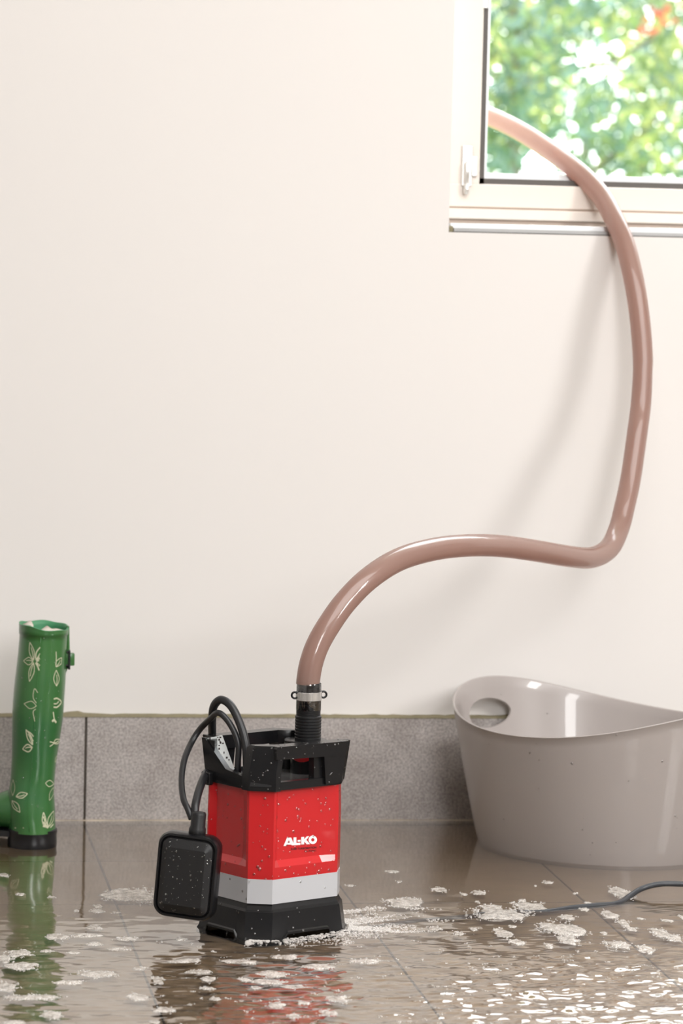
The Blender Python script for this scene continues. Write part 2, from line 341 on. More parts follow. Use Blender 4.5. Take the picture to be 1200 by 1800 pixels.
# ------------------------------------------------------------------ outside
bm = bmesh.new(); add_box(bm, -12, 16, T, 24, -.4, -.2); struct('ground', bm, M['grass'], 'lawn outside the window, below view')
leafm = [leaf_mat('leaf_teal', (.115, .19, .145), (.20, .30, .20)), leaf_mat('leaf_green', (.17, .23, .09), (.30, .40, .16)),
         leaf_mat('leaf_yellow', (.38, .40, .15), (.62, .62, .25)), leaf_mat('leaf_blue', (.17, .25, .23), (.22, .30, .26)), leaf_mat('leaf_pink', (.42, .22, .15), (.7, .34, .22))]
def shrub(name, label, cen, rad, n, weights, seed, leaf=.05, gap=.0, gs=2.2):
    rnd = random.Random(seed); c = Vector(cen)
    root = empty(name, (c.x, c.y, -.2)); tag(root, label, 'shrub', 'shrubs outside the window')
    bm = bmesh.new(); add_tube(bm, catmull([(0, 0, 0), (.03, .05, .35*(c.z+.2)), (-.02, 0, c.z+.2), (.02, 0, c.z+.2+rad[2]*.6)], 5), [.05*(1-.04*k) for k in range(16)], 8)
    for k in range(9):
        a = rnd.uniform(0, 2*PI); z = rnd.uniform(.3, 1)*(c.z+.2); e_ = Vector((math.cos(a)*rad[0]*.7, math.sin(a)*rad[1]*.7, z+rad[2]*.35))
        add_tube(bm, [Vector((0, 0, z)), Vector((e_.x*.5, e_.y*.5, z+.1)), e_], [.02, .013, .006], 6)
    obj('trunk', bm, M['bark'], root, smooth=True)
    V, Fc, mi = [], [], []; k = 0
    while k < n:
        p = Vector([rnd.uniform(-1, 1) for _ in range(3)])
        if p.length > 1: continue
        q = Vector((p.x*rad[0], p.y*rad[1], p.z*rad[2]))
        w = q+c
        if noise.noise(Vector((w.x*gs, w.y*.3, w.z*gs))+Vector((seed, 0, 0))) < gap: k += .05; continue
        d = Vector([rnd.gauss(0, 1) for _ in range(3)]).normalized(); s = d.orthogonal().normalized()
        s = (Matrix.Rotation(rnd.uniform(0, 6.3), 3, d) @ s); nn = d.cross(s); L = leaf*rnd.uniform(.6, 1.3); o_ = q+Vector((0, 0, c.z+.2)); b = len(V)
        V += [o_-d*L, o_-d*L*.2+s*L*.42, o_+d*L, o_-d*L*.2-s*L*.42, o_-d*L*.1+nn*L*.12]
        Fc += [(b, b+1, b+4), (b+1, b+2, b+4), (b+2, b+3, b+4), (b+3, b, b+4)]
        cl = noise.noise(Vector((w.x*1.6, w.y*.6, w.z*1.6)))*.5+rnd.random()
        wk = weights(w, cl, rnd); mi += [wk]*4; k += 1
    o = pydata('foliage', V, Fc, leafm, root); o.data.polygons.foreach_set('material_index', mi); o['kind'] = 'stuff'
def w1(w, c, r): return 0 if c < .30 else 1 if c < .55 else 3 if c < .88 else 2
def w2(w, c, r): return 2 if c < .7 else 1
shrub('leafy_shrub', 'tall teal-green leafy shrub outside the window, upper left of the opening', (2.35, 9.0, 1.75), (1.15, 1.3, .95), 15000, w1, 3, leaf=.036, gap=-.24)
shrub('leafy_shrub', 'yellow-green shrub, sunlight put into its leaf colour, outside the window, low right of the opening', (3.35, 12.2, 1.2), (.95, .8, .85), 6000, w2, 11, leaf=.036, gap=-.05)  # pale yellow leaves carry the sunlight in their colour, no sun lamp outside
root = [o_ for o_ in C.objects if o_.name == 'leafy_shrub'][0]; bm = bmesh.new(); bc_ = at(1158, 28, 7.9)-Vector((2.35, 9.0, -.2)); rnd = random.Random(8)
for k in range(26):
    q = bc_+Vector((rnd.gauss(0, .022), rnd.gauss(0, .03), rnd.gauss(0, .024))) if k < 18 else bc_+Vector((-.045+rnd.gauss(0, .018), 0, -.066+rnd.gauss(0, .012)))
    add_ball(bm, q, .013, (1, 1, .8), 7, 4)
obj('blossom', bm, plain('red_blossom', (.5, .09, .05), .6), root, smooth=True)['kind'] = 'stuff'

# ------------------------------------------------------------------ pump
PX, PY, PA = .1752, -.7754, .5467
pump = empty('submersible_pump', (PX, PY, 0), PA)
tag(pump, 'red and black submersible water pump with silver band and float switch, standing in water', 'pump')
HX, HY, CH = .0707, .0613, .0211
def octo(z, k=0.0, ch=CH):
    x, y = HX+k, HY+k
    return [(-x, -y+ch, z), (-x+ch, -y, z), (x-ch, -y, z), (x, -y+ch, z), (x, y-ch, z), (x-ch, y, z), (-x+ch, y, z), (-x, y-ch, z)]
def shell_loop(z, rec, k=0.0):
    base = octo(z, k); out = []
    for i in (1, 3, 5, 7):
        a = Vector(base[i]); b = Vector(base[(i+1) % 8]); d = (b-a).normalized(); L = (b-a).length; nrm = Vector((-d.y, d.x, 0))
        long_ = .022 if i in (1, 5) else .016
        out += [a, a+d*.003, a+d*.010+nrm*rec, b-d*(long_+.002)+nrm*rec, b-d*.004, b]
    return out
bm = bmesh.new()
add_loft(bm, [shell_loop(.0765, 0, -.0005), shell_loop(.080, 0), shell_loop(.0915, 0), shell_loop(.0990, .0060), shell_loop(.150, .0060), shell_loop(.1845, .0052, -.0005)], True, .0012, 2)
body = obj('red_housing', bm, M['red'], pump, auto=12)
bm = bmesh.new(); add_loft(bm, [octo(.048, .0003), octo(.0772, .0003)], True, .0008, 2); obj('silver_band', bm, M['silver'], pump, auto=30)
# black base: inset neck, step, flared skirt with corner feet
bm = bmesh.new()
add_loft(bm, [octo(.040, .0015), octo(.0482, -.002)], True, .0006, 1)
obj('base_neck', bm, M['black'], pump, auto=30)
def foot_loop(z, k, lift):
    b = octo(z, k, CH+.002); out = []
    for i in range(8):
        a = Vector(b[i]); c_ = Vector(b[(i+1) % 8]); main = i in (1, 3, 5, 7)
        for t_ in ((0, .16, .22, .5, .78, .84) if main else (0, .3, .5, .7, .85, .95)):
            p = a.lerp(c_, t_)
            if main and .2 < t_ < .8: p.z += lift
            out.append(p)
    return out
bm = bmesh.new()
add_loft(bm, [foot_loop(-.001, .0085, .0125), foot_loop(.006, .0085, .008), foot_loop(.010, .0065, .0055), foot_loop(.0385, .0035, 0), foot_loop(.0415, .001, 0)], True)
bevel(bm, [e_ for e_ in bm.edges if len(e_.link_faces) == 2 and e_.calc_face_angle(0) > .5], .0007, 1)
obj('base', bm, M['black'], pump, auto=30)
# black collar + deck
bm = bmesh.new()
add_loft(bm, [octo(.184, .0012), octo(.1935, .0012), octo(.1942, -.0045, CH-.002), octo(.188, -.0055, CH-.002)], False)
bevel(bm, [e_ for e_ in bm.edges if len(e_.link_faces) == 2 and e_.calc_face_angle(0) > .5], .001, 2)
bm.faces.new([bm.verts.new(p) for p in octo(.1845, .0005)])
obj('collar', bm, M['black'], pump, auto=30)
bm = bmesh.new(); add_loft(bm, [octo(.1850, -.004, CH-.002), octo(.1888, -.0052, CH-.002)], True); obj('deck', bm, M['deck'], pump)
def handle(rot):
    h = bmesh.new(); R_ = Matrix.Rotation(rot, 4, 'Z')
    # corner block round the chamfer
    lo = []
    pl = [(-.0745, -.030), (-.0745, -.0425), (-.0515, -.0662), (-.0445, -.0668), (-.0445, -.047), (-.058, -.034)]
    for z, s, dx in ((.1835, 1, 0), (.205, .985, 0), (.226, .965, .004), (.2335, .95, .0045), (.2368, .86, .0050)):
        cx_, cy_ = -.050, -.055
        lo.append([(cx_+(x_-cx_)*s+dx, cy_+(y_-cy_)*s, z) for x_, y_ in pl])
    add_loft(h, lo, True, .0014, 2)
    # grip bar
    bar = [(-.052, .2215), (.047, .2195), (.0535, .2195), (.0605, .2350), (.0595, .2362), (-.050, .2368), (-.052, .2340)]
    add_prism(h, bar, 'y', -.0668, -.0475, .0016, 2)
    # end column under the tip
    col = [(.014, .186), (.052, .186), (.0645, .2335), (.058, .2345), (.012, .2215)]
    add_prism(h, [(.0250, .186), (.0495, .186), (.0545, .222), (.0215, .222)], 'y', -.066, -.052, .0012, 2)
    if rot == 0: add_prism(h, [(.0115, .186), (.0300, .186), (.0300, .222), (.0105, .222)], 'y', -.060, -.050, .0008, 1)  # front only: black set-back piece standing in for the shade inside the opening
    # side web running back along the side face
    add_prism(h, [(-.044, .186), (-.054, .235), (-.048, .2355), (-.006, .203), (.030, .198), (.030, .186)], 'x', .0640, .0715, .0012, 2)
    add_prism(h, [(.0495, -.0655), (.0700, -.0445), (.0700, -.03), (.05, -.05)], 'z', .185, .2335, .001, 1)
    bmesh.ops.transform(h, matrix=R_, verts=h.verts)
    return obj('handle', h, M['black'], pump, auto=35)
h1 = handle(0); h2 = handle(PI)
# recessed matte insert on the near corner block
bm = bmesh.new()
a0, a1 = Vector((-.0745, -.0425, 0)), Vector((-.0515, -.0658, 0)); nr = Vector((-.71, -.70, 0))
def ins(t, z, off): p = a0.lerp(a1, t)+nr*off; s_ = 1 if z < .21 else .97; return (p.x+(0 if z < .21 else .0028), p.y, z)
add_loft(bm, [[ins(.05, .189, .0004), ins(.85, .189, .0004), ins(.72, .219, -.0003), ins(.20, .219, -.0003)], [ins(.05, .189, -.003), ins(.85, .189, -.003), ins(.72, .219, -.003), ins(.2, .219, -.003)]])
obj('grip_insert', bm, M['black_matte'], h1)
# silver sticker on the rear tip column
bm = bmesh.new(); add_prism(bm, [(-.069, .2345), (-.046, .2365), (-.0265, .194), (-.0365, .1905)], 'y', .0463, .0480, .0003, 1)
tag(obj('sticker', bm, M['label'], h2), 'silver sticker with tiny black print')
bm = bmesh.new(); rnd = random.Random(5)
for k in range(26):
    t_ = rnd.random(); u_ = rnd.uniform(.15, .85); x_ = (-.069+.0325*t_)*(1-u_)+(-.046+.0195*t_)*u_; z_ = .2345-.044*t_+.002*u_
    if t_ > .6 and rnd.random() < .6: continue
    add_box(bm, x_-.0012, x_+rnd.uniform(0, .0012), .0459, .0463, z_-.0005, z_+rnd.uniform(.0004, .002))
obj('sticker_print', bm, M['ink'], h2)['kind'] = 'stuff'
# outlet: red cone, flange, ribbed hose tail
SX, SY = .052, .0035
bm = bmesh.new(); add_lathe(bm, [(.010, .1885), (.011, .2035), (.021, .2165), (.0225, .2245)], (SX-.006, SY), 28); obj('outlet_cone', bm, M['red'], pump, smooth=True)
bm = bmesh.new(); add_lathe(bm, [(.018, .188), (.019, .2235), (.0262, .2245), (.0265, .2285), (.0255, .2295), (.014, .2298)], (SX, SY+.004), 36)
obj('outlet_flange', bm, M['black'], pump, auto=40)
pr_ = [(.0158, .2295)]; z = .230
while z < .2590:
    pr_ += [(.0158, z), (.0161, z+.0008), (.0161, z+.0026), (.0155, z+.0031)]; z += .0037
while z < .2735:
    pr_ += [(.0146, z), (.0150, z+.0005), (.0150, z+.0011), (.0145, z+.0014)]; z += .0018
while z < .3000:
    pr_ += [(.0132, z), (.0144, z+.0025), (.0144, z+.0052), (.0126, z+.0056), (.0126, z+.0062)]; z += .0066
pr_ += [(.011, z)]
bm = bmesh.new(); add_lathe(bm, pr_, (SX, SY), 36); obj('hose_tail', bm, M['black_matte'], pump, auto=30)
bm = bmesh.new(); add_lathe(bm, [(.006, .1885), (.0068, .196), (.0068, .205), (.005, .207)], (-.040, -.018), 14); add_lathe(bm, [(.0055, .1885), (.0055, .203), (.0045, .204)], (-.033, -.010), 14)
obj('cable_gland', bm, M['red'], pump, smooth=True)
# printing on the front panel (flat print, laid on the recessed face)
WL = Matrix.Translation((PX, PY, 0)) @ Matrix.Rotation(PA, 4, 'Z'); WI = WL.inverted()
def on_front(px, py, yl):
    a = WI @ CAM; b = (WI @ (CAM+ray(px, py))) - a; t_ = (yl-a.y)/b.y; return a+b*t_
YP = -HY+.0060-.0003
def quadpoly(V, Fc, pts):
    b = len(V); V += [on_front(x_, y_, YP) for x_, y_ in pts]; Fc.append(tuple(range(b, b+len(pts))))
V, Fc = [], []
def Z(pts): return [(490+x_/15, 1460+y_/15) for x_, y_ in pts]      # coordinates read off a 15x enlargement
def stroke_poly(outer):
    quadpoly(V, Fc, Z(outer))
stroke_poly([(120, 408), (215, 185), (265, 185), (262, 250), (238, 318), (210, 372), (185, 405)]); stroke_poly([(265, 185), (325, 185), (385, 330), (325, 330), (290, 318), (262, 250)])
stroke_poly([(238, 318), (290, 318), (325, 330), (385, 330), (375, 372), (210, 372)]); stroke_poly([(385, 330), (420, 388), (340, 390), (325, 372), (375, 372)])
stroke_poly([(385, 182), (462, 178), (462, 325), (395, 388), (385, 330)]); stroke_poly([(462, 325), (568, 318), (568, 378), (395, 388)])
stroke_poly([(492, 248), (572, 243), (572, 290), (492, 295)])
stroke_poly([(588, 170), (668, 165), (668, 362), (588, 370)]); stroke_poly([(668, 225), (735, 150), (800, 148), (725, 245), (668, 285)]); stroke_poly([(668, 255), (725, 245), (800, 330), (820, 360), (735, 362), (668, 290)])
n_ = 28; ci = (893, 243)
for k in range(n_):
    a, b = 2*PI*k/n_, 2*PI*(k+1)/n_
    f_ = lambda an, rx, ry: (ci[0]+rx*math.cos(an), ci[1]+ry*math.sin(an))
    stroke_poly([f_(a, 112, 112), f_(b, 112, 112), f_(b, 42, 44), f_(a, 42, 44)])
o = pydata('brand_print', V, Fc, M['white'], body)
def text_on(px0, px1, py, h, s):
    cu = bpy.data.curves.new('t', 'FONT'); cu.body = s; cu.offset = .018
    to = bpy.data.objects.new('t', cu); C.objects.link(to); bpy.context.view_layer.update()
    me = bpy.data.meshes.new_from_object(to.evaluated_get(bpy.context.evaluated_depsgraph_get())); bpy.data.objects.remove(to)
    xs = [v.co.x for v in me.vertices]; ys = [v.co.y for v in me.vertices]; x0, x1, y0, y1 = min(xs), max(xs), min(ys), max(ys)
    for v in me.vertices:
        u_ = (v.co.x-x0)/(x1-x0); w_ = (v.co.y-y0)/(y1-y0)
        v.co = on_front(px0+(px1-px0)*u_, py-.062*(px1-px0)*u_ - h*w_, YP)
    return me
o = link('type_print', text_on(511, 556, 1494.3, 3.6, 'SUBB TURBOMATION'), M['ink'], body)
o = link('type_print', text_on(534.5, 556, 1497.6, 2.6, 'CLASSIC'), M['ink'], body)

# float switch hanging from its cable
def to_l(v): return WI @ Vector(v)
fl = empty('float_switch'); fl.parent = pump
fc = at(331, 1538, -.845); fl_m = Matrix.Translation(fc) @ Matrix.Rotation(math.radians(-22), 4, 'Z') @ Matrix.Rotation(math.radians(4.2), 4, 'Y')
fl.matrix_local = WI @ fl_m
def rrect(w, h, r, y, n=6):
    out = []
    for cx_, cz_, a0_ in ((w-r, h-r, 0), (-w+r, h-r, 90), (-w+r, -h+r, 180), (w-r, -h+r, 270)):
        for k in range(n+1):
            a = math.radians(a0_+90*k/n); out.append((cx_+r*math.cos(a), y, cz_+r*math.sin(a)))
    return out
bm = bmesh.new()
fw_, fh_ = .0375, .0510
add_loft(bm, [rrect(fw_-.010, fh_-.010, .010, .019), rrect(fw_-.003, fh_-.003, .014, .015), rrect(fw_, fh_, .016, .004), rrect(fw_, fh_, .016, -.009), rrect(fw_-.0016, fh_-.0016, .015, -.0135), rrect(fw_-.004, fh_-.004, .013, -.0138), rrect(fw_-.0055, fh_-.0055, .012, -.0105)], True)
obj('float_body', bm, M['black'], fl, auto=40)
bm = bmesh.new(); add_loft(bm, [rrect(fw_-.0058, fh_-.0058, .011, -.010), rrect(fw_-.0068, fh_-.007, .010, -.0145), rrect(fw_-.014, fh_-.017, .003, -.0195)], True, .0008, 2)
obj('float_cover', bm, M['black_matte'], fl, auto=25)
bm = bmesh.new(); add_lathe(bm, [(.0105, fh_-.004), (.0100, fh_+.006), (.0088, fh_+.0085), (.0088, fh_+.023), (.0078, fh_+.0255), (.003, fh_+.026)], (.006, .0), 20)
obj('float_neck', bm, M['black_matte'], fl, smooth=True)
def cable(pts, r, name='cable'):
    bm = bmesh.new(); add_tube(bm, catmull([to_l(at(*p)) for p in pts], 7), r, 12); return obj(name, bm, M['cable'], pump, smooth=True)
cable([(434, 1366, -.813), (434, 1345, -.813), (431, 1305, -.810), (420, 1268, -.803), (405, 1240, -.793), (388, 1230, -.783), (376, 1241, -.772), (373, 1262, -.758), (373, 1290, -.735), (375, 1320, -.722), (375, 1350, -.716)], .0050, 'power_cable')
cable([(418, 1362, -.806), (418, 1340, -.806), (419, 1310, -.806), (412, 1287, -.802), (398, 1264, -.796), (383, 1253, -.788), (370, 1263, -.765), (352, 1281, -.745), (337, 1304, -.748), (324, 1335, -.775), (319, 1370, -.80), (322, 1403, -.825), (330, 1422, -.838), (337, 1440, -.843)], .0038, 'float_cable')
cable([(342, 1440, -.843), (343, 1418, -.838), (348, 1395, -.82), (356, 1372, -.795), (364, 1357, -.772)], .0050, 'float_cable')
bm = bmesh.new(); add_box(bm, -.078, -.070, .030, .046, .180, .196, .002); obj('cable_clip', bm, M['black'], pump)
# droplets clinging to the housing, band and base
def dome(V, Fc, c_, nrm, r, flat=.45, n=7):
    nrm = nrm.normalized(); a = nrm.orthogonal().normalized(); b_ = nrm.cross(a); i0 = len(V)
    V.append(c_+nrm*r*flat)
    for rr_, hh in ((.6, .8), (1, 0)):
        for k in range(n): an = 2*PI*k/n; V.append(c_+(a*math.cos(an)+b_*math.sin(an))*r*rr_+nrm*r*flat*hh)
    for k in range(n):
        k2 = (k+1) % n; Fc.append((i0, i0+1+k, i0+1+k2)); Fc.append((i0+1+k, i0+1+n+k, i0+1+n+k2, i0+1+k2))
def drops_on(o, parent, n, rmin, rmax, seed, zmin=-9, zmax=9, facing=True):
    me = o.data; rnd = random.Random(seed); mw = o.matrix_world if o.parent is None else None
    fs = []
    bpy.context.view_layer.update(); wm = o.matrix_world; pim = parent.matrix_world.inverted(); me.calc_loop_triangles()
    for p in me.loop_triangles:
        vs = [wm @ me.vertices[i].co for i in p.vertices]; nw = (wm.to_3x3() @ p.normal).normalized(); cw = (vs[0]+vs[1]+vs[2])/3
        if p.area > 1e-7 and nw.dot(CAM-cw) > 0.1 and zmin < cw.z < zmax and nw.z > -.5: fs.append((p.area, vs, nw))
    V, Fc = [], []
    for ar, vs, nw in rnd.choices(fs, [f[0] for f in fs], k=n):
        a, b_ = sorted((rnd.random(), rnd.random())); q = vs[0]*a+vs[1]*(b_-a)+vs[2]*(1-b_)
        r = rmin+(rmax-rmin)*rnd.random()**2.5
        dome(V, Fc, pim @ q, pim.to_3x3() @ nw, r)
    d = pydata('water_drops', V, Fc, M['drop'], parent, True); d['kind'] = 'stuff'; return d
bpy.context.view_layer.update()
drops_on(body, pump, 230, .0009, .0020, 1)
drops_on([c_ for c_ in pump.children if c_.name.startswith('silver_band')][0], pump, 90, .0006, .0018, 2)
drops_on([c_ for c_ in pump.children if c_.name == 'base'][0], pump, 90, .0006, .0018, 3)
drops_on(h1, pump, 120, .0005, .0014, 4)
drops_on([c_ for c_ in fl.children if c_.name.startswith('float_cover')][0], fl, 90, .0005, .0015, 6)

# ------------------------------------------------------------------ hose
HP = [(541, 1203, -.7455), (542, 1192, -.7455), (547, 1165, -.745), (558, 1134, -.742), (577, 1100, -.735), (607, 1058, -.72), (648, 1017, -.70), (700, 984, -.66), (760, 966, -.61), (820, 959, -.56), (880, 960, -.50),
      (940, 968, -.44), (1000, 978, -.37), (1040, 980, -.31), (1070, 964, -.26), (1087, 930, -.225), (1097, 892, -.205), (1108, 841, -.18), (1119, 765, -.15), (1126, 710, -.125), (1129, 657, -.11),
      (1129, 620, -.10), (1124, 560, -.085), (1115, 500, -.065), (1101, 440, -.037), (1086, 400, -.012), (1061, 352, .03), (1035, 320, .06), (1003, 292, .09), (949, 253, .14), (905, 226, .18), (856, 203, .23), (800, 182, .30), (740, 172, .38), (690, 185, .50), (640, 260, .62), (600, 420, .70)]
path = catmull([at(*p) for p in HP], 6)
hose_root = empty('hose', path[0]); tag(hose_root, 'clear pinkish-brown hose looping from the pump outlet up and out of the window', 'hose')
off = path[0]
rad = []
for i, p in enumerate(path):
    k = 0.0145
    # slight flattening kinks where the hose bends
    k *= 1-.035*math.exp(-((i-120)/3.0)**2)
    rad.append(k)
bm = bmesh.new(); add_tube(bm, [p-off for p in path], rad, 28, cap=False); obj('hose_tube', bm, M['hose'], hose_root, smooth=True)
tail = WL @ Vector((SX, SY, 0))
def T2(x_, y_, z_): return Vector((tail.x+x_, tail.y+y_, z_))-off
bm = bmesh.new(); cz = .2835
add_lathe(bm, [(.0153, cz-.0052), (.0160, cz-.005), (.0160, cz+.005), (.0153, cz+.0052)], (tail.x-off.x, tail.y-off.y), 36, cap=False)
bmesh.ops.translate(bm, verts=bm.verts, vec=(0, 0, -off.z))
bmc = bmesh.new(); add_lathe(bmc, [(.0149, .2660), (.0152, .2665), (.0152, .2975), (.0149, .2985)], (tail.x-off.x, tail.y-off.y), 36, cap=False)
bmesh.ops.translate(bmc, verts=bmc.verts, vec=(0, 0, -off.z)); tag(obj('hose_end', bmc, M['drop'], hose_root, smooth=True), 'clear hose end over the black ribbed hose tail')
cl = obj('hose_clamp', bm, M['steel'], hose_root, auto=40)
bm = bmesh.new()
for k in range(14):
    a = math.radians(195+k*5.6); 
    add_tube(bm, [T2(.0160*math.cos(a), .0160*math.sin(a), cz-.0040), T2(.0163*math.cos(a), .0163*math.sin(a), cz+.0040)], .00045, 6)
obj('clamp_thread', bm, M['steel'], cl)
for s_, a in ((1, math.radians(196)), (-1, math.radians(8))):
    bm = bmesh.new(); c0 = T2(.0185*math.cos(a), .0185*math.sin(a), cz+.001)
    ring = [c0+Vector((.0038*math.cos(2*PI*k/16), 0, .0038*math.sin(2*PI*k/16))) for k in range(17)]
    add_tube(bm, ring, .0013, 8, cap=False); obj('clamp_ear', bm, M['black'], cl, smooth=True)

# ------------------------------------------------------------------ tub
TX, TY, TP = .7010, -.2170, 2.2019
tub = empty('plastic_tub', (TX, TY, 0), TP); tag(tub, 'large taupe plastic tub with wavy rim and oval handle holes, on the floor at right', 'tub')
def tub_pt(t_, s, inset=0):
    a = .1748+(.2213-.1748)*(s**.86)-inset; b = .1537+(.1905-.1537)*(s**.86)-inset
    zr = .1948+.0211*math.cos(2*t_)+.0014*math.cos(4*t_)
    return Vector((a*math.cos(t_), b*math.sin(t_), .0005+s*zr))
NTB, NS = 96, 14
bm = bmesh.new(); ss = [i/NS for i in range(NS+1)]
outer = [[tub_pt(2*PI*k/NTB, s) for k in range(NTB)] for s in ss]
inner = [[tub_pt(2*PI*k/NTB, s, .0032) for k in range(NTB)] for s in ss]
for lp in inner:
    for p in lp: p.z = max(p.z, .012)
rim = [[tub_pt(2*PI*k/NTB, 1, -.0008+i_)+Vector((0, 0, dz_)) for k in range(NTB)] for i_, dz_ in ((0, .0008), (.0016, .0018), (.0034, .0010))]
add_loft(bm, [[p*1 for p in outer[0]]]+outer[1:]+rim+inner[::-1], True)
tb = obj('tub_wall', bm, M['tub'], tub, smooth=True)
tb.data.set_sharp_from_angle(angle=math.radians(50))
for s_ in (1, -1):
    bm = bmesh.new(); lo = []
    for xx in (.14, .27):
        lo.append([(s_*xx, .009*s_+.046*math.cos(2*PI*k/40), .1690+.0205*math.sin(2*PI*k/40)*(1 if math.sin(2*PI*k/40) > 0 else 1.05)+(xx-.20)*0) for k in range(40)])
    add_loft(bm, lo, True); cut = obj('cutter', bm); cut.parent = tub
    bpy.context.view_layer.update()
    md = tb.modifiers.new('hole', 'BOOLEAN'); md.object = cut; md.solver = 'EXACT'
    dg = bpy.context.evaluated_depsgraph_get(); me = bpy.data.meshes.new_from_object(tb.evaluated_get(dg)); tb.modifiers.clear(); tb.data = me
    bpy.data.objects.remove(cut)
tb.data.polygons.foreach_set('use_smooth', [True]*len(tb.data.polygons)); tb.data.set_sharp_from_angle(angle=math.radians(40))
bpy.context.view_layer.update()
drops_on(tb, tub, 120, .0006, .0016, 9, zmin=.02)

# ------------------------------------------------------------------ rubber boot
BYY = -.182
boot = empty('rubber_boot', (-.083, BYY, 0)); tag(boot, 'green rubber boot with cream leaf outlines and black sole, against the wall at far left', 'boot')
sec = [(1455, 16, 97.5), (1445, 15, 97), (1430, 13, 96.5), (1415, 13, 96), (1395, 14, 94.5), (1370, 19, 96), (1345, 21, 99), (1320, 21.5, 102.5), (1295, 21, 106), (1270, 21, 109.5), (1245, 21.5, 112), (1220, 23.5, 113.5), (1195, 26, 115.3), (1170, 29, 116), (1145, 32, 117), (1120, 34, 118.5), (1104, 34.5, 120), (1099, 35, 121)]
SEC = []
for py, xl, xr in sec:
    a = at(xl, py, BYY); b = at(xr, py, BYY); SEC.append((a.z*.5+b.z*.5, (a.x+b.x)/2+.083, (b.x-a.x)/2))
def boot_R(z):
    z = min(max(z, SEC[0][0]), SEC[-1][0])
    for (z0, c0, r0), (z1, c1, r1) in zip(SEC, SEC[1:]):
        if z <= z1: t_ = (z-z0)/(z1-z0) if z1 > z0 else 0; return c0+(c1-c0)*t_, r0+(r1-r0)*t_
    return SEC[-1][1:]
def boot_pt(th, z, off=0):
    c_, r_ = boot_R(z); rr = r_+off
    crease = .0009*math.sin(3*th+z*40)*math.exp(-((z-.10)/.05)**2)
    return Vector((c_+(rr+crease)*math.cos(th), (rr+crease)*1.12*math.sin(th), z))
zt = SEC[-1][0]
def top_wave(th): return .0012*math.sin(th*2+.4)+.0009*math.sin(5*th)+.0036*math.cos(th-2.4)
NB = 48; bm = bmesh.new(); lo = []
for z in np.linspace(SEC[0][0]-.004, zt-.012, 42): lo.append([boot_pt(2*PI*k/NB, float(z)) for k in range(NB)])
lo.append([boot_pt(2*PI*k/NB, zt-.0115, .0008) for k in range(NB)])
for f_ in (.5, 1.0): lo.append([boot_pt(2*PI*k/NB, zt-.0115, .0009)+Vector((0, 0, f_*(.0115+top_wave(2*PI*k/NB)))) for k in range(NB)])
add_loft(bm, lo, False)
shaft = obj('shaft', bm, M['boot'], boot, smooth=True)
bm = bmesh.new(); lo = []
for f_, of in ((0, .0009), (.0006, -.0004), (0, -.0018), (-.006, -.0022), (-.03, -.0028), (-.055, -.0034)):
    lo.append([boot_pt(2*PI*k/NB, zt-.0115, of)+Vector((0, 0, .0115+top_wave(2*PI*k/NB)+f_)) for k in range(NB)])
add_loft(bm, lo, False); obj('lining', bm, M['lining_green'], shaft, smooth=True)
# folded pale fabric edge of the lining
bm = bmesh.new()
for a0_, a1_, h_, dr in ((-1.75, -.55, .006, -.006), (-2.9, -2.2, .006, -.003)):
    lo = []
    for k in range(15):
        t_ = k/14; a = a0_+(a1_-a0_)*t_; b0 = boot_pt(a, zt-.0115, -.0028); b0.z = zt+top_wave(a)
        p2 = boot_pt(a, zt-.0115, dr-.004-.006*math.sin(PI*t_)); p2.z = zt+top_wave(a)+h_*math.sin(PI*t_)**.7*(.7+.5*math.sin(7*t_))
        lo.append([b0-Vector((0, 0, .012)), b0+Vector((0, 0, .0005)), p2, p2-Vector((0, -.002, .006))])
    add_loft(bm, lo, True)
obj('lining_fold', bm, M['lining'], shaft, smooth=True)
# foot: instep sweeping back-left
fd = Vector((-.80, .60, 0)); fs_ = Vector((.60, .80, 0))
z0s = SEC[0][0]
bm = bmesh.new(); lo = []
for d_, w_, h0, h1_ in ((-.005, .030, z0s-.003, .085), (.03, .034, z0s-.003, .078), (.06, .034, z0s-.004, .066), (.09, .036, z0s-.010, .060), (.12, .038, .018, .054), (.15, .038, .016, .050), (.175, .033, .016, .046), (.192, .022, .018, .038), (.198, .010, .022, .030)):
    ring = []
    for k in range(20):
        a = 2*PI*k/20; cc, s2 = math.cos(a), math.sin(a)
        ring.append(fd*d_+fs_*(w_*(abs(cc)**.8)*(1 if cc > 0 else -1))+Vector((0, 0, (h0+h1_)/2+(h1_-h0)/2*s2)))
    lo.append(ring)
add_loft(bm, lo, True); obj('foot', bm, M['boot'], boot, smooth=True)
def sole_outline(ofs, z, d0=-.034, d1=.205):
    out = []; N_ = 60
    for k in range(N_):
        a = 2*PI*k/N_; cc, s2 = math.cos(a), math.sin(a); d_ = (d0+d1)/2+((d1-d0)/2+ofs)*(abs(cc)**.75)*(1 if cc > 0 else -1)
        t_ = (d_-d0)/(d1-d0); w_ = .0335+.006*math.sin(max(0, (t_-.3))*2.6); out.append(fd*d_+fs_*((w_+ofs)*(abs(s2)**.75)*(1 if s2 > 0 else -1))+Vector((0, 0, z)))
    return out
bm = bmesh.new()
c_ = boot_R(z0s)
add_lathe(bm, [(c_[1]+.0006, 0), (c_[1]+.0022, .002), (c_[1]+.0016, z0s-.007), (c_[1]+.0022, z0s-.006), (c_[1]+.0024, z0s-.001), (c_[1]+.0008, z0s)], (c_[0], 0), 40)
add_prism(bm, [(p.x, p.y) for p in sole_outline(0, 0, .075, .205)], 'z', 0, .019, .001, 1)
add_prism(bm, [(p.x, p.y) for p in sole_outline(0, 0, -.01, .20)], 'z', .014, z0s-.003, .001, 1)
obj('sole', bm, M['sole'], boot, auto=35)
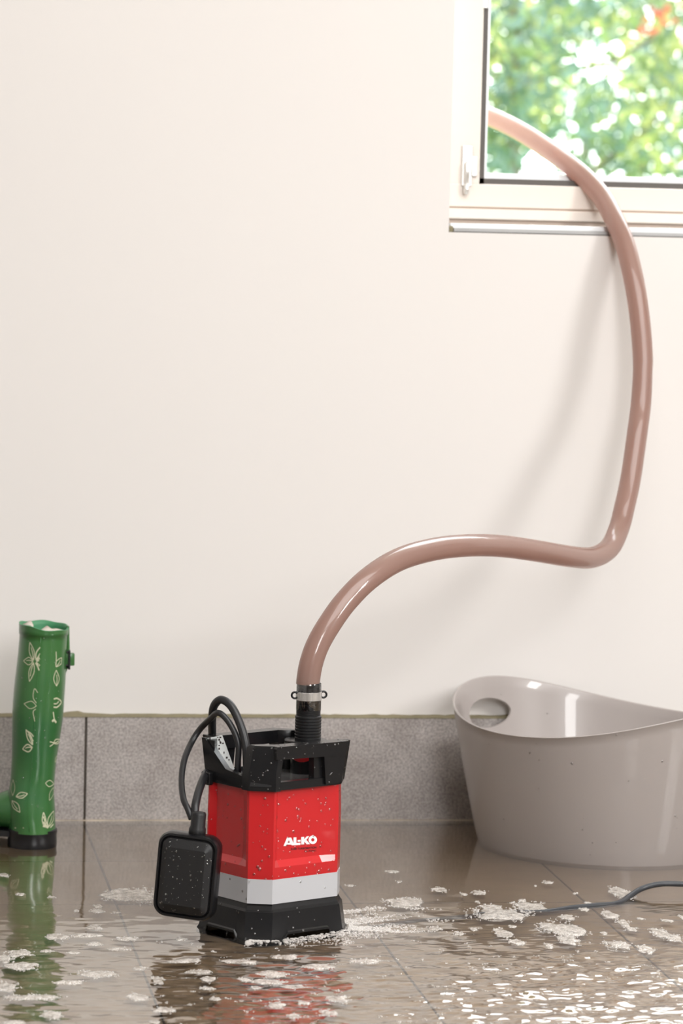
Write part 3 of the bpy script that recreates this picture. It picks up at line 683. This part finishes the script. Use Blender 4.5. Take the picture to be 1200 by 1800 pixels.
# back seam
bm = bmesh.new(); add_tube(bm, [boot_pt(-1.75+.0*i, float(z), -.0002) for i, z in enumerate(np.linspace(z0s, zt-.013, 30))], .0006, 6); obj('seam', bm, M['boot'], shaft, smooth=True)
# leaf print: ribbons laid on the shaft surface, given in picture positions read off the boot
bm = bmesh.new()
def surf(px, py):
    p = at(px, py, BYY); z = p.z; cx_, r_ = boot_R(z); u_ = max(-.97, min(.97, (p.x+.083-cx_)/r_)); th = -math.acos(u_)
    # refine for the nearer surface point: same line of sight
    for _ in range(3):
        q = boot_pt(th, z); w_ = q+Vector((-.083, BYY, 0)); p = at(px, py, w_.y); z = p.z; cx_, r_ = boot_R(z); u_ = max(-.985, min(.985, (p.x+.083-cx_)/r_)); th = -math.acos(u_)
    q = boot_pt(th, z); n_1 = Vector((math.cos(th), math.sin(th), 0)); return q, n_1
def ribbon(pts, w, k=4):
    P_ = catmull([Vector((x_, y_, 0)) for x_, y_ in pts], k) if len(pts) > 2 else [Vector((x_, y_, 0)) for x_, y_ in pts]
    Q = [surf(p.x, p.y) for p in P_]; lo_ = []
    for i, (q, nn) in enumerate(Q):
        t_ = (Q[min(i+1, len(Q)-1)][0]-Q[max(i-1, 0)][0])
        if t_.length < 1e-7: continue
        s_ = t_.normalized().cross(nn).normalized()*w*.5; a = q+nn*.00035; lo_.append([a+s_, a-s_])
    rows = [[bm.verts.new(p) for p in l_] for l_ in lo_]
    for a, b in zip(rows, rows[1:]): bm.faces.new((a[0], a[1], b[1], b[0]))
def leaf2(x0, y0, x1, y1, wd, w=.0011, vein=True):
    a, b = Vector((x0, y0)), Vector((x1, y1)); d = b-a; n_1 = Vector((-d.y, d.x)).normalized()*wd
    f_ = lambda t_, s_: (a.x+d.x*t_+n_1.x*s_, a.y+d.y*t_+n_1.y*s_)
    for s_ in (1, -1): ribbon([f_(0, 0), f_(.25, s_*.75), f_(.5, s_), f_(.78, s_*.55), f_(1.0, 0)], w)
    if vein: ribbon([f_(.05, 0), f_(.4, .22), f_(.72, .1)], w*.9)
def motif():
    global bm
    o_ = obj('leaf_print', bm, M['cream'], shaft); bm = bmesh.new(); return o_
A1 = lambda x_, y_: (x_/8.57, 1080+y_/8.57)
A2 = lambda x_, y_: (x_/8.18, 1280+y_/8.18)
def L1(x0, y0, x1, y1, wd, w=.0011, v=True): leaf2(*A1(x0, y0), *A1(x1, y1), wd, w, v)
def L2(x0, y0, x1, y1, wd, w=.0011, v=True): leaf2(*A2(x0, y0), *A2(x1, y1), wd, w, v)
L1(505, 690, 452, 420, 4.2); L1(500, 705, 358, 700, 6.5); L1(505, 725, 445, 1010, 4.5)
motif()
for q in ([(535, 660), (550, 570), (605, 495)], [(535, 680), (575, 640), (600, 590)], [(540, 735), (570, 790), (590, 845)]): ribbon([A1(*p) for p in q], .0016)
for q in ([(540, 680), (600, 660)], [(540, 725), (595, 775)], [(545, 700), (590, 690)]): ribbon([A1(*p) for p in q], .003)
motif(); ribbon([A1(*p) for p in [(570, 1180), (520, 1120), (500, 1250), (548, 1335)]], .0009); L1(548, 1380, 365, 1345, 6.5, .0009, False); ribbon([A1(*p) for p in [(540, 1425), (500, 1470), (525, 1610)]], .0010)
motif(); ribbon([A1(*p) for p in [(842, 560), (845, 640), (842, 760)]], .0012); L1(842, 790, 925, 650, 4.5, .0012); L1(850, 1080, 845, 840, 4.8, .0011)
motif(); ribbon([A1(*p) for p in [(808, 1275), (860, 1265), (920, 1320), (860, 1395), (805, 1395)]], .0020); ribbon([A1(*p) for p in [(808, 1345), (850, 1345), (880, 1310)]], .0016)
motif(); ribbon([A1(*p) for p in [(800, 1470), (815, 1570), (840, 1635)]], .0018); ribbon([A1(*p) for p in [(785, 1615), (810, 1590), (845, 1630)]], .003)
motif(); L2(470, 240, 375, 20, 3.6, .0013); ribbon([A2(*p) for p in [(375, 30), (440, 70), (482, 120)]], .0014); ribbon([A2(*p) for p in [(425, 80), (450, 140), (480, 185)]], .0014)
motif(); L2(465, 275, 325, 300, 6.5, .0015)
motif(); L2(770, 215, 870, 165, 4.0, .0014); ribbon([A2(*p) for p in [(715, 195), (770, 215), (712, 265)]], .0013)
motif(); L2(650, 790, 765, 800, 5.5, .0010, False); L2(760, 850, 705, 1040, 3.2, .0009, False); motif(); L2(820, 400, 790, 490, 1.5, .0009, False)
motif(); L2(235, 985, 395, 940, 5.0, .0013); motif(); L2(180, 1040, 290, 1210, 5.0, .0012); L2(190, 970, 200, 740, 3.2, .0008, False)
motif(); L2(690, 1425, 765, 1190, 4.5, .0014); L2(640, 1420, 625, 1210, 3.2, .0014); ribbon([A2(*p) for p in [(615, 1270), (660, 1340), (690, 1430)]], .0016); ribbon([A2(*p) for p in [(615, 1350), (650, 1380), (680, 1430)]], .0018); ribbon([A2(*p) for p in [(615, 1410), (650, 1415), (690, 1432)]], .002)
ribbon([A2(*p) for p in [(720, 1430), (765, 1380)]], .002)
motif(); ribbon([A2(*p) for p in [(215, 1433), (345, 1433)]], .0012)
motif()
# strap with buckle at the back of the shaft top
bc = at(118, 1158, BYY)-Vector((-.083, BYY, 0))
bm = bmesh.new(); add_box(bm, bc.x-.004, bc.x+.0100, bc.y-.006, bc.y+.006, bc.z-.009, bc.z+.008, .0015); add_tube(bm, [bc+Vector((0, 0, .045)), bc+Vector((.001, 0, .02)), bc+Vector((.001, 0, -.005)), bc+Vector((-.004, -.001, -.024))], [.0022, .0022, .003, .001], 8)
obj('strap', bm, M['boot'], boot, auto=40)
bm = bmesh.new(); add_box(bm, bc.x+.001, bc.x+.0040, bc.y-.0085, bc.y+.008, bc.z-.014, bc.z+.0125, .0008); add_box(bm, bc.x-.005, bc.x+.003, bc.y-.0078, bc.y-.006, bc.z-.0095, bc.z-.007, .0003); add_box(bm, bc.x-.005, bc.x+.003, bc.y-.0078, bc.y-.006, bc.z+.009, bc.z+.0115, .0003)
obj('buckle', bm, M['sole'], boot)
bpy.context.view_layer.update(); drops_on(shaft, boot, 70, .0006, .0014, 12, zmin=.05)

# ------------------------------------------------------------------ cord on the wet floor
def onz(px, py, z): 
    d = ray(px, py); return CAM+d*((z-CAM.z)/d.z)
CP = [(1330, 1566, .006), (1260, 1556, .016), (1200, 1554, .021), (1160, 1554, .021), (1128, 1562, .016), (1105, 1576, .009), (1085, 1588, .0055), (1045, 1592, .0055), (1005, 1596, .0055), (960, 1603, .0045), (925, 1605, .0030), (880, 1606, .0028), (845, 1608.5, .0035), (825, 1612, .001), (780, 1616, .0), (720, 1622, -.0005), (650, 1632, 0), (612, 1636, .002)]
bm = bmesh.new(); pts = [onz(*p) for p in CP]; add_tube(bm, catmull(pts, 6), .0036, 12); o = obj('power_cord', bm, M['cord'], smooth=True); tag(o, 'dark slate power cord rising out of the water in front of the tub', 'cord')

# ------------------------------------------------------------------ water
WZ = .0062
pc = Vector((PX, PY))
def wave(x_, y_):
    """height of the rippled water surface; calm by the wall, choppier in front of and right of the pump"""
    front = 1/(1+math.exp((y_+.72)*16)); right = 1/(1+math.exp(-(x_-.16)*9)); ff = 1/(1+math.exp((y_+.93)*14))
    amp = .00005+front*(.00024+.0011*right)+ff*(.00035+.0024*right)
    d = math.hypot(x_-pc.x, y_-pc.y); 
    h = noise.noise(Vector((x_*20, y_*27, 1.3)))+.55*noise.noise(Vector((x_*46+3, y_*60, 7.1)))+(.22+.30*ff*right)*noise.noise(Vector((x_*62, y_*150, 2.2)))
    h = h*amp
    h += .00035*math.sin(d*150+3*noise.noise(Vector((x_*6, y_*6, 0))))*math.exp(-max(0, d-.10)*5)*front
    return h
def gridline(a, b, c_, d_, fine, coarse):
    o_ = list(np.linspace(a, b, coarse, endpoint=False))+list(np.linspace(b, c_, fine, endpoint=False))+list(np.linspace(c_, d_, coarse)); return o_
gx = gridline(XL+.01, -.36, 1.0, XR-.01, 400, 14); gy = gridline(YB+.05, -1.42, -.62, -.0105, 330, 20)[:-20]+list(np.linspace(-.62, -.0105, 130))
V = [(x_, y_, WZ+wave(x_, y_)) for y_ in gy for x_ in gx]; nx = len(gx)
Fc = [(j*nx+i, j*nx+i+1, (j+1)*nx+i+1, (j+1)*nx+i) for j in range(len(gy)-1) for i in range(nx-1)]
o = pydata('water', V, Fc, M['water'], None, True); tag(o, 'shallow clear rippling water flooding the tiled floor', 'water', kind='stuff')

# ------------------------------------------------------------------ foam
class Foam:
    def __init__(s): s.V, s.F, s.n = [], [], []
    def raft(s, cx, cy, rx, ry, rnd):
        N_, K_ = 26, 5; i0 = len(s.V); ph = rnd.uniform(0, 50); hh = min(.0022, .0006+.05*rx); f0 = len(s.F)
        s.V.append((cx, cy, WZ+wave(cx, cy)+hh))
        for j in range(1, K_+1):
            q = j/K_
            for k in range(N_):
                a = 2*PI*k/N_; l_ = 1+.55*noise.noise(Vector((math.cos(a)*1.3+ph, math.sin(a)*1.3, ph)))+.22*noise.noise(Vector((math.cos(a)*4+ph, math.sin(a)*4, ph)))
                x_, y_ = cx+rx*q*l_*math.cos(a), cy+ry*q*l_*math.sin(a)
                s.V.append((x_, y_, WZ+wave(x_, y_)+hh*(1-q**2.2)*(1+.5*noise.noise(Vector((x_*160, y_*160, 0))))-(.0006 if j == K_ else 0)))
        for k in range(N_):
            k2 = (k+1) % N_; s.F.append((i0, i0+1+k, i0+1+k2))
            for j in range(K_-1): b = i0+1+j*N_; s.F.append((b+k, b+N_+k, b+N_+k2, b+k2))
        s.n.append((f0, len(s.F)))
    def bub(s, x_, y_, r, lift=0):
        n = 7; i0 = len(s.V); z = WZ+wave(x_, y_)+lift
        s.V.append((x_, y_, z+r*.55))
        for rr_, hh in ((.62, .42), (1.0, -.05)):
            for k in range(n): an = 2*PI*k/n+x_*99; s.V.append((x_+r*rr_*math.cos(an), y_+r*rr_*math.sin(an), z+r*hh))
        for k in range(n):
            k2 = (k+1) % n; s.F.append((i0, i0+1+k, i0+1+k2)); s.F.append((i0+1+k, i0+1+n+k, i0+1+n+k2, i0+1+k2))
    def patch(s, px, py, w_px, h_px, dens=1.0, rmin=.0009, rmax=.0024, seed=0, thick=.0016, solid=True):
        rnd = random.Random(seed+int(px*7+py*13)); c_ = onz(px, py, WZ); dep = (c_-CAM).length; rx = w_px/2*dep/F_PX; ry = abs((onz(px, py-h_px/2, WZ)-onz(px, py+h_px/2, WZ)).y)/2
        if solid: s.raft(c_.x, c_.y, rx*.95, ry*.95, rnd)
        n = int(max(6, dens*PI*rx*ry/(PI*(.0017**2))*(.3 if solid else .62))); ph = rnd.uniform(0, 9)
        for _ in range(n):
            a = rnd.uniform(0, 2*PI); q = .72+.5*rnd.random()**1.5 if solid else math.sqrt(rnd.random()); lim = .72+.38*noise.noise(Vector((math.cos(a)*1.6+ph, math.sin(a)*1.6, ph)))
            x_ = c_.x+rx*q*lim*math.cos(a)*1.3; y_ = c_.y+ry*q*lim*math.sin(a)*1.3
            s.bub(x_, y_, rnd.uniform(rmin, rmax)*(1.25-.5*q), 0)
    def make(s, name, label, cat='foam', group=None, kind=None):
        o = pydata(name, s.V, s.F, [M['foam'], M['raft']], None, True); tag(o, label, cat, group, kind)
        mi = np.zeros(len(s.F), dtype=np.int32)
        for a, b in s.n: mi[a:b] = 1
        o.data.polygons.foreach_set('material_index', mi); return o
big = [(232, 1573, 100, 26, 'widest pale foam patch, beside the float switch'),
       (712, 1587, 72, 20, 'pale foam patch floating right of the pump, towards the tub'),
       (985, 1632, 82, 26, 'large foam patch floating in front of the dark cord'),
       (880, 1607, 100, 22, 'foam patch lying over the left end of the cord'),
       (930, 1592, 60, 16, 'foam patch just behind the cord, left of the tile joint'),
       (1092, 1570, 42, 22, 'foam patch against the rising bend of the cord'),
       (36, 1675, 48, 14, 'left foam patch in the reflection of the boot'),
       (170, 1712, 70, 14, 'thin foam streak on the calm water at left'),
       (60, 1754, 100, 12, 'long foam streak near the lower left corner'),
       (1000, 1653, 40, 18, 'small foam patch in front of the large patch by the cord')]
for i, (px, py, w_, h_, lb) in enumerate(big):
    f_ = Foam(); f_.patch(px, py, w_, h_, 1.3, seed=i, thick=.003); f_.make('foam_patch', lb, group='foam patches floating on the water', kind='stuff')
f_ = Foam(); rnd = random.Random(21)      # froth churned up round the pump base
bpy.context.view_layer.update()
for _ in range(6000):
    t_ = rnd.random(); k = rnd.random()
    lb = [(-.079, -.052), (-.060, -.0705), (.060, -.0705), (.079, -.05), (.081, .03)]
    seg = rnd.choices([0, 1, 2, 3], [1.3, 1.5, 2.2, 3.6])[0]; a, b = Vector(lb[seg]), Vector(lb[seg+1]); p = a.lerp(b, t_)
    nn = Vector((b.y-a.y, -(b.x-a.x))).normalized(); dist = abs(rnd.gauss(0, 1))*([.008, .017, .030, .036][seg]); dist *= max(.15, .9+1.3*noise.noise(Vector((p.x*70, p.y*70, 4)))); p = p+nn*(dist+.0005)
    if noise.noise(Vector((p.x*120, p.y*120, 9))) > (.15 if seg < 2 else .3): continue
    w_ = WL @ Vector((p.x, p.y, 0)); f_.bub(w_.x, w_.y, rnd.uniform(.0005, .0017), rnd.random()*.0012*math.exp(-dist*60))
for q in ((640, 1608, 60, 22), (690, 1632, 110, 18), (640, 1640, 90, 26), (660, 1597, 60, 10), (740, 1597, 60, 6), (770, 1618, 60, 8), (600, 1655, 60, 14)): f_.patch(*q, dens=.8, seed=5, solid=False, rmin=.0006, rmax=.0019)
f_.make('froth', 'white bubbly froth churned up round the foot of the pump', kind='stuff')
f_ = Foam(); rnd = random.Random(33)
small = [(150, 1645, 60, 6), (210, 1668, 50, 5), (330, 1690, 60, 7), (420, 1690, 70, 7), (500, 1682, 50, 7), (350, 1708, 46, 8), (560, 1700, 70, 9), (480, 1712, 60, 9), (640, 1690, 60, 9), (470, 1725, 70, 9), (520, 1735, 50, 9), (120, 1727, 60, 6), (689, 1532, 22, 5), (615, 1557, 14, 4), (701, 1550, 8, 4), (773, 1564, 30, 9), (842, 1569, 28, 8), (814, 1572, 12, 5), (840, 1586, 8, 4), (862, 1594, 40, 10), (963, 1551, 20, 6), (918, 1583, 16, 5), (1025, 1598, 20, 6), (1033, 1587, 14, 4),
         (1072, 1608, 26, 16), (1096, 1622, 24, 12), (1108, 1632, 22, 10), (1125, 1615, 12, 4), (1172, 1619, 22, 6), (1198, 1613, 10, 8), (1160, 1640, 34, 20), (1185, 1650, 34, 16), (1135, 1668, 28, 14), (1060, 1640, 12, 6), (884, 1640, 30, 18), (908, 1657, 30, 9), (805, 1641, 20, 8), (832, 1633, 14, 6),
         (1085, 1660, 44, 16), (964, 1662, 14, 8), (1130, 1560, 14, 5), (1010, 1570, 8, 3), (997, 1613, 30, 10), (940, 1557, 3, 2), (900, 1628, 16, 5), (765, 1632, 26, 8),
         (35, 1572, 22, 5), (90, 1577, 14, 4), (8, 1538, 20, 7), (171, 1601, 26, 8), (172, 1593, 18, 6), (204, 1604, 16, 4), (168, 1631, 28, 11), (98, 1647, 42, 12), (168, 1659, 32, 7), (84, 1672, 26, 5), (40, 1698, 60, 14), (8, 1686, 26, 18), (12, 1735, 42, 18), (90, 1783, 44, 16), (25, 1798, 40, 9), (134, 1601, 10, 4),
         (243, 1752, 40, 16), (290, 1776, 40, 9), (272, 1796, 20, 8), (224, 1650, 40, 8), (130, 1675, 24, 5), (320, 1652, 24, 6), (278, 1723, 24, 14), (245, 1702, 24, 8), (485, 1768, 34, 12), (378, 1757, 24, 7), (450, 1737, 18, 8), (430, 1722, 26, 7), (365, 1738, 30, 7), (595, 1755, 46, 16), (578, 1782, 34, 14), (515, 1786, 26, 10), (365, 1722, 26, 10), (535, 1763, 24, 7)]
for i, q in enumerate(small): f_.patch(*q, dens=1.1, seed=50+i)
for _ in range(150):                         # scattered flecks, thicker towards the right front
    px = rnd.uniform(700, 1210) if rnd.random() < .75 else rnd.uniform(280, 700); py = rnd.uniform(1655, 1805)
    f_.patch(px, py, rnd.uniform(6, 26), rnd.uniform(2, 6), dens=.6, seed=200+_, solid=False, rmin=.0006, rmax=.0016)
f_.make('foam_flecks', 'scattered small foam flecks drifting over the flooded floor', kind='stuff')
